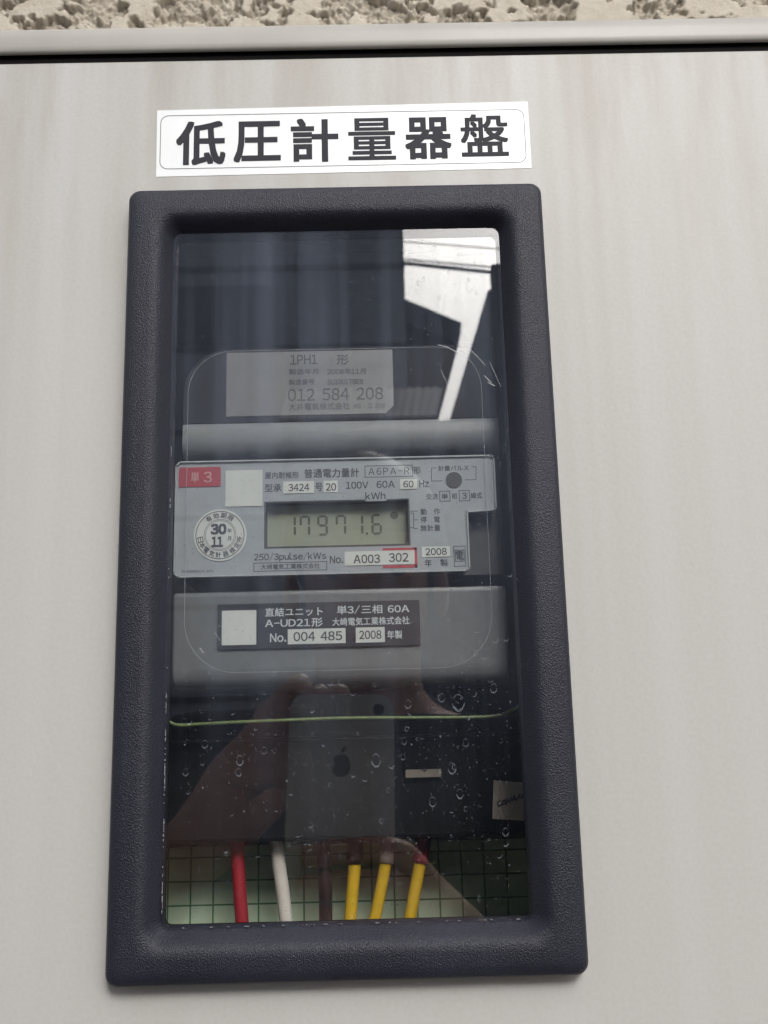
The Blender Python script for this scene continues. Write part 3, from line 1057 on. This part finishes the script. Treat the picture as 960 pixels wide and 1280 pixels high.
wires = [('red wire hanging straight below the terminal block, leftmost of the wires', 'w_red', None, ((297, 1050), (297.5, 1080), (300, 1120), (303, 1160), (305, 1195)), .0022, .055),
         ('white wire between the red wire and the dark brown wire', 'w_white', None, ((345, 1045), (348, 1075), (353.5, 1115), (358.5, 1160), (361, 1195)), .0022, .055),
         ('dark brown wire between the white wire and the yellow wires', 'w_black', None, ((404, 1045), (405, 1080), (407, 1120), (407, 1160), (406, 1195)), .0022, .055),
         ('yellow wire with a black sleeve, leftmost of the three yellow wires', 'w_yel', 's_black', ((444, 1050), (443, 1085), (440, 1120), (437, 1160), (434, 1195)), .00205, .057),
         ('yellow wire with a greyish sleeve, middle of the three yellow wires', 'w_yel', 's_grey', ((487, 1045), (481, 1085), (473.5, 1125), (466, 1160), (458, 1195)), .00195, .057),
         ('yellow wire with a dark red sleeve, rightmost of the three yellow wires', 'w_yel', 's_red', ((530, 1045), (524, 1085), (517.5, 1120), (510, 1160), (501, 1195)), .0020, .057)]
for lab_, mat_, slv, pts, rad, yw in wires:
    P = [(*(lambda q_: (q_[0],))(U(px, py, yw)), yw, U(px, py, yw)[1]) for px, py in pts]
    P = smooth_path(P, 6)
    wr = thing('wire', lab_, 'wire', (P[-1].x, yw, P[-1].z), 'wires below the terminal block')
    mesh_obj('sheath', tube_bm(P, rad, 14), M[mat_], wr, True)
    if slv:
        mesh_obj('sleeve', tube_bm(P[:6], [rad * 1.28] * 6, 14), M[slv], wr, True)

# ------------------------------------------------------------------ the phone and the hands holding it (seen mirrored in the pane)
RX, FW, UPV = BASIS @ Vector((1, 0, 0)), BASIS @ Vector((0, 1, 0)), BASIS @ Vector((0, 0, 1))
PC = CAM - RX * .0206 - UPV * .0534 - FW * (.0018 + .0038)


def ph(a_, b_, c_):
    return PC + RX * a_ + UPV * b_ + FW * c_


phone = thing('phone', 'silver smartphone seen mirrored in the window pane', 'phone', ph(0, -.062, 0))


def phone_plate(name, pts, c0, c1, mat, parent, holes=()):
    """plate lying in the phone's back plane; c grows towards the cabinet"""
    bm = plate_bm([(-x, z) for x, z in pts][::-1], 0, 1, [[(-x, z) for x, z in h][::-1] for h in holes])
    for v in bm.verts:
        v.co = ph(-v.co.x, v.co.z, c1 + (c0 - c1) * v.co.y)
    bmesh.ops.recalc_face_normals(bm, faces=bm.faces[:])
    return mesh_obj(name, bm, mat, parent)


body = phone_plate('phone_body', rr(-.0293, .0293, -.0619, .0619, .0088, 8), -.0038, .0038, M['metal'], phone)
phone_plate('top_band', rr(-.0283, .0283, .0470, .0609, (.0003, .0003, .0078, .0078), 6), .0037, .00395, M['pglass'], phone)
phone_plate('bottom_band', rr(-.0283, .0283, -.0609, -.0500, (.0078, .0078, .0003, .0003), 6), .0037, .00395, M['pglass'], phone)
phone_plate('camera_lens', disc(.0206, .0534, .0031, 28), .0039, .0042, M['plens'], phone)
phone_plate('flash', disc(.0128, .0534, .0017, 20), .0039, .0042, M['pglass'], phone)
# emblem: a fruit outline with a bite on the right and a leaf (mirrored bite side comes from the pane)
em = []
for k in range(64):
    t = 2 * math.pi * k / 64
    r_ = .0058 * (1 + .06 * math.cos(2 * t + math.pi) - .10 * math.exp(-((t - math.pi / 2) / .30) ** 2) - .05 * math.exp(-((t - 1.5 * math.pi) / .22) ** 2))
    x, z = r_ * math.cos(t) * .98, r_ * math.sin(t) * 1.05
    dx, dz = x + .0066, z - .0012
    dd = math.hypot(dx, dz)
    if dd < .0031:
        x, z = -.0066 + dx / dd * .0031, .0012 + dz / dd * .0031
    em.append((x, z + .0225))
phone_plate('emblem', em, .0037, .0041, M['plogo'], phone)
phone_plate('emblem_leaf', [(.0000, .0292), (.0002, .0312), (.0016, .0327), (.0027, .0330), (.0026, .0313), (.0014, .0297)][::-1], .0037, .0041, M['plogo'], phone)


def HP(px, py, c_):
    """mirrored pixel -> point whose depth is c_ in front of the phone's middle plane there"""
    dist = GL - PC.y
    for _ in range(6):
        p = V(px, py, dist)
        err = (p - PC).dot(FW) - c_
        dist += err / max(FW.y, .1)
    return p


def skin_mesh(name, chains, root, mat, parent=None, flat=.92):
    """one continuous limb-and-trunk surface; chains of (joint, point, radius) branch at joints already laid"""
    bm = bmesh.new()
    sk = bm.verts.layers.skin.verify()
    names = {}
    for ch_ in chains:
        prev = None
        for nm, p, r_ in ch_:
            if nm in names:
                v = names[nm]
            else:
                v = bm.verts.new(p)
                v[sk].radius = (r_, r_ * flat) if not isinstance(r_, tuple) else r_
                v[sk].use_root = (nm == root)
                names[nm] = v
            if prev is not None and bm.edges.get((prev, v)) is None:
                bm.edges.new((prev, v))
            prev = v
    o = mesh_obj(name, bm, mat, parent, True)
    m1 = o.modifiers.new('skin', 'SKIN')
    m1.use_smooth_shade = True
    m2 = o.modifiers.new('sub', 'SUBSURF')
    m2.levels = m2.render_levels = 2
    return o


J = HP
B = Vector
LW, RW = J(238, 1072, -.045), J(655, 1330, -.030)
trunk = [[('hip', B((0, -0.74, -0.56)), (.155, .105)), ('waist', B((0, -0.74, -0.33)), (.145, .10)), ('chest', B((0, -0.73, -0.17)), (.165, .11)), ('yoke', B((0, -.728, -.115)), (.125, .085)), ('collar', B((0, -.722, -.07)), (.075, .062)), ('neck', B((0, -0.715, -0.025)), .052),
          ('jaw', B((0, -0.685, 0.03)), (.062, .072)), ('skull', B((0, -0.695, 0.095)), (.072, .088)), ('crown', B((0, -0.7, 0.155)), (.060, .070))],
         [('hip', 0, 0), ('lt', B((-0.09, -0.74, -0.66)), .085), ('lk', B((-0.1, -0.72, -1.02)), .058), ('la', B((-0.1, -0.76, -1.39)), .040), ('lf', B((-0.11, -0.62, -1.425)), (.038, .024))],
         [('hip', 0, 0), ('rt', B((0.09, -0.74, -0.66)), .085), ('rk', B((0.1, -0.72, -1.02)), .058), ('ra', B((0.1, -0.76, -1.39)), .040), ('rf', B((0.11, -0.62, -1.425)), (.038, .024))]]
larm = [[('yoke', 0, 0), ('ls', B((-0.175, -0.725, -0.1)), .058), ('le', B((-0.25, -0.56, -0.28)), .042), ('f2', B((-0.185, -0.42, -0.16)), .036), ('w', LW, .0235)]]
rarm = [[('yoke', 0, 0), ('rs', B((0.175, -0.725, -0.1)), .058), ('re', B((0.24, -0.56, -0.33)), .042), ('g2', B((0.185, -0.42, -0.23)), .036), ('rw', RW, .0235)]]
lh = [[('w', 0, 0), ('p', J(285, 1010, -.035), .027), ('p2', J(318, 945, -.030), .0245)],
      [('p2', 0, 0), ('i1', J(352, 892, -.020), .0125), ('i2', J(366, 858, -.007), .0098), ('i3', J(386, 853, .000), .0080)],
      [('p2', 0, 0), ('m1', J(368, 910, -.030), .0120), ('m2', J(396, 880, -.022), .0095), ('m3', J(404, 858, -.010), .0078)],
      [('p2', 0, 0), ('r1', J(372, 945, -.036), .0115), ('r2', J(415, 905, -.030), .0090), ('r3', J(427, 855, -.011), .0074)],
      [('p', 0, 0), ('k1', J(352, 990, -.040), .0110), ('k2', J(398, 975, -.036), .0082), ('k3', J(425, 950, -.026), .0068)],
      [('p', 0, 0), ('t1', J(305, 1030, -.018), .0130), ('t2', J(338, 1010, -.012), .0100), ('t3', J(352, 985, -.013), .0085)]]
rh = [[('rw', 0, 0), ('q', J(596, 1235, -.012), .027), ('q2', J(566, 1165, -.004), .021)],
      [('q2', 0, 0), ('ri1', J(532, 1108, .008), .0105), ('ri2', J(505, 1068, .014), .0090), ('ri3', J(462, 1063, .0115), .0082), ('ri4', J(410, 1068, .0112), .0078), ('ri5', J(372, 1074, .0108), .0072)],
      [('q2', 0, 0), ('rm1', J(535, 1150, .016), .0105), ('rm2', J(505, 1112, .018), .0092), ('rm3', J(458, 1104, .0120), .0084), ('rm4', J(408, 1108, .0112), .0078), ('rm5', J(366, 1112, .0108), .0072)],
      [('q', 0, 0), ('rr1', J(540, 1195, .018), .0105), ('rr2', J(505, 1160, .018), .0090), ('rr3', J(462, 1150, .0120), .0080), ('rr4', J(410, 1150, .0112), .0076), ('rr5', J(372, 1152, .0108), .0070)],
      [('q', 0, 0), ('rt1', J(555, 1190, -.024), .0125), ('rt2', J(515, 1130, -.022), .0100), ('rt3', J(480, 1095, -.014), .0086)]]
person = skin_mesh('person', trunk + larm + rarm + lh + rh, 'hip', M['skin'])
tag(person, 'person in dark clothes holding up a phone with both hands, mirrored in the pane', 'person')


def wider(chains, k, add, stop):
    out = []
    for ch_ in chains:
        row = []
        for nm, p, r_ in ch_:
            if nm in stop:
                break
            row.append((nm, p, tuple(q_ * k + add for q_ in r_) if isinstance(r_, tuple) else (r_ * k + add if r_ else 0)))
        if len(row) > 1:
            out.append(row)
    return out


skin_mesh('jacket', wider([trunk[0]] + larm + rarm, 1.05, .012, ('jaw', 'w', 'rw')), 'hip', M['cloth'], person)
skin_mesh('trousers', wider([[('hip', trunk[0][0][1], (.150, .100))] + trunk[1][1:], [('hip', 0, 0)] + trunk[2][1:]], 1.05, .010, ('lf', 'rf')), 'hip', M['cloth2'], person)
# hair, eyes, nose, mouth and ears
bm = bmesh.new()
bmesh.ops.create_icosphere(bm, subdivisions=3, radius=1)
bmesh.ops.delete(bm, geom=[v for v in bm.verts if v.co.z < -.1 and v.co.y > -.25], context='VERTS')
for v in bm.verts:
    w_ = 1 + .05 * noise.noise(v.co * 5)
    v.co = Vector((v.co.x * .085 * w_, -.708 + v.co.y * .103 * w_, .118 + v.co.z * .100 * w_))
mesh_obj('hair', bm, M['hair_dk'], person, True)
for sx_ in (-1, 1):
    bm = bmesh.new()
    bmesh.ops.create_icosphere(bm, subdivisions=2, radius=.007)
    bmesh.ops.translate(bm, verts=bm.verts, vec=(sx_ * .030, -.616, .082))
    mesh_obj('eye', bm, M['plens'], person, True)
    bm = bmesh.new()
    bmesh.ops.create_icosphere(bm, subdivisions=2, radius=.020)
    bmesh.ops.scale(bm, verts=bm.verts, vec=(.4, .7, 1.4))
    bmesh.ops.translate(bm, verts=bm.verts, vec=(sx_ * .076, -.70, .07))
    mesh_obj('ear', bm, M['skin'], person, True)
bm = bmesh.new()
bmesh.ops.create_icosphere(bm, subdivisions=2, radius=.014)
bmesh.ops.scale(bm, verts=bm.verts, vec=(.8, 1.2, 1.6))
bmesh.ops.translate(bm, verts=bm.verts, vec=(0, -.602, .055))
mesh_obj('nose', bm, M['skin'], person, True)
mesh_obj('mouth', box_bm(-.022, .022, -.620, -.606, .016, .024, .003, 2), M['red'], person)

# ------------------------------------------------------------------ what the pane mirrors: the passage behind the photographer
def wall_box(name, label, cat, x0, x1, y0, y1, z0, z1, mat):
    return tag(mesh_obj(name, box_bm(x0, x1, y0, y1, z0, z1), mat), label, cat)


p = V(505, 330, 4.0)
nb = thing('house', 'slate blue sided house mirrored at the left of the pane', 'house', (-1.5, -5, -1.45))
mesh_obj('wall', box_bm(-4.5, p.x, -5.4, -4.0, -1.45, 5.0), M['wall_dk'], nb)
a, b = V(222, 430, 3.97), V(338, 356, 3.97)
mesh_obj('window', box_bm(a.x, b.x, -3.995, -3.97, a.z, b.z), M['win_dk'], nb)
bm = bmesh.new()
for k in range(15):
    z = -1.2 + k * .40
    box_bm(-4.5, p.x + .004, -3.998, -3.985, z, z + .025, bm=bm)
mesh_obj('batten', bm, M['win_dk'], nb)

d = 5.7
ga, gb = V(480, 363, d), V(577, 403, d)
gc = V(573.5, 430, d)
mb = thing('house', 'low house with wide sloping eaves mirrored beyond the slate blue one', 'house', (-.6, -8, -1.45))
def reach(px, py, zz):
    """point on the mirrored pixel's ray that lies at height zz"""
    d0, d1 = 1.0, 30.0
    for _ in range(40):
        dm = (d0 + d1) / 2
        if V(px, py, dm).z < zz:
            d0 = dm
        else:
            d1 = dm
    return V(px, py, dm)


def long_block(p, q, xout, yend, zt):
    """walls and flat roof whose inner eave runs from p to q and on to yend"""
    t = (yend - p.y) / (q.y - p.y)
    c = [(p.x, p.y), (xout, p.y), (xout, yend), (p.x + (q.x - p.x) * t, yend)]
    bm = bmesh.new()
    lo_ = [bm.verts.new((x, y, -1.45)) for x, y in c]
    hi_ = [bm.verts.new((x, y, zt)) for x, y in c]
    for i in range(4):
        bm.faces.new((lo_[i], lo_[(i + 1) % 4], hi_[(i + 1) % 4], hi_[i]))
    bm.faces.new(hi_)
    bmesh.ops.recalc_face_normals(bm, faces=bm.faces[:])
    return bm


ge = reach(548, 525, gc.z)
slope = (ga.z - gb.z) / (gb.x - ga.x)
prof2 = [(gc.x, gc.z), (gc.x + .02, gb.z - .05), (gb.x, gb.z), (-1.1, gb.z + slope * (gb.x + 1.1)), (-1.1, gc.z + slope * (gc.x + 1.1))]
yend = -11.0
shift = (ge.x - gc.x) / (ge.y - gc.y) * (yend + d)
bm = bmesh.new()
fa = [bm.verts.new((x, -d, z)) for x, z in prof2]
fb = [bm.verts.new((x + shift, yend, z)) for x, z in prof2]
for i in range(len(prof2)):
    j = (i + 1) % len(prof2)
    bm.faces.new((fa[i], fa[j], fb[j], fb[i]))
bm.faces.new(fa)
bm.faces.new(fb[::-1])
bmesh.ops.recalc_face_normals(bm, faces=bm.faces[:])
mesh_obj('roof', bm, M['wall_md'], mb)
mesh_obj('wall', box_bm(-2.3, -.02, -10.9, -d - .3, -1.45, gc.z + slope * (gc.x + .02)), M['wall_md'], mb)

e1 = V(610, 362, 5.1)
zt = e1.z
e0 = reach(562, 525, zt)
rbk = thing('house', 'long low house mirrored at the right of the bright sky gap', 'house', (1.6, -8, -1.45))
mesh_obj('wall', long_block(e1, e0, 3.5, -11, zt), M['wall_md'], rbk)
mesh_obj('gutter', box_bm(e1.x + .015, 3.5, -5.09, -4.99, zt - .02, zt + .11), M['rooft'], rbk)

f0 = V(555, 525, 11.5)
wall_box('house', 'house closing the far end of the mirrored passage', 'house', -3, 4, -12.5, -11.5, -1.45, f0.z, M['wall_md'])

# pale corrugated awning in front of the house, lit from the open sky
a, b = V(350, 524, 3.55), V(554, 484, 3.90)
aw = thing('awning', 'pale corrugated awning mirrored at the right of the serial number label', 'awning', (0, -3.7, 1.0))
bm = bmesh.new()
nseg = 60
f_, k_ = [], []
for i in range(nseg + 1):
    t_ = i / nseg
    dz = .006 * math.sin(i * 1.9)
    f_.append(bm.verts.new((a.x + (V(546, 524, 3.55).x - a.x) * t_, -3.55, a.z + dz)))
    k_.append(bm.verts.new((a.x + (b.x - a.x) * t_, -3.90, b.z + dz)))
for i in range(nseg):
    bm.faces.new((f_[i], f_[i + 1], k_[i + 1], k_[i]))
mesh_obj('sheet', bm, M['awn'], aw, True)
mesh_obj('edge_bar', box_bm(a.x, V(546, 524, 3.55).x, -3.56, -3.535, a.z - .016, a.z - .002), M['rooft'], aw)

for (pa, pb, rd, ds, nm) in (((480, 326), (640, 343), .011, 4.6, 'dark overhead cable mirrored across the bright sky gap'),
                             ((480, 321.5), (640, 336), .005, 4.8, 'thin overhead cable mirrored just above the dark one'),
                             ((480, 300), (640, 312), .004, 4.9, 'topmost faint overhead cable mirrored in the sky gap')):
    a, b = V(*pa, ds), V(*pb, ds)
    dv = (b - a).normalized()
    tag(mesh_obj('overhead_cable', tube_bm([a - dv * 2, a, (a + b) / 2, b, b + dv * 3], rd, 8), M['cable'], None, True), nm, 'cable', 'cables over the passage')
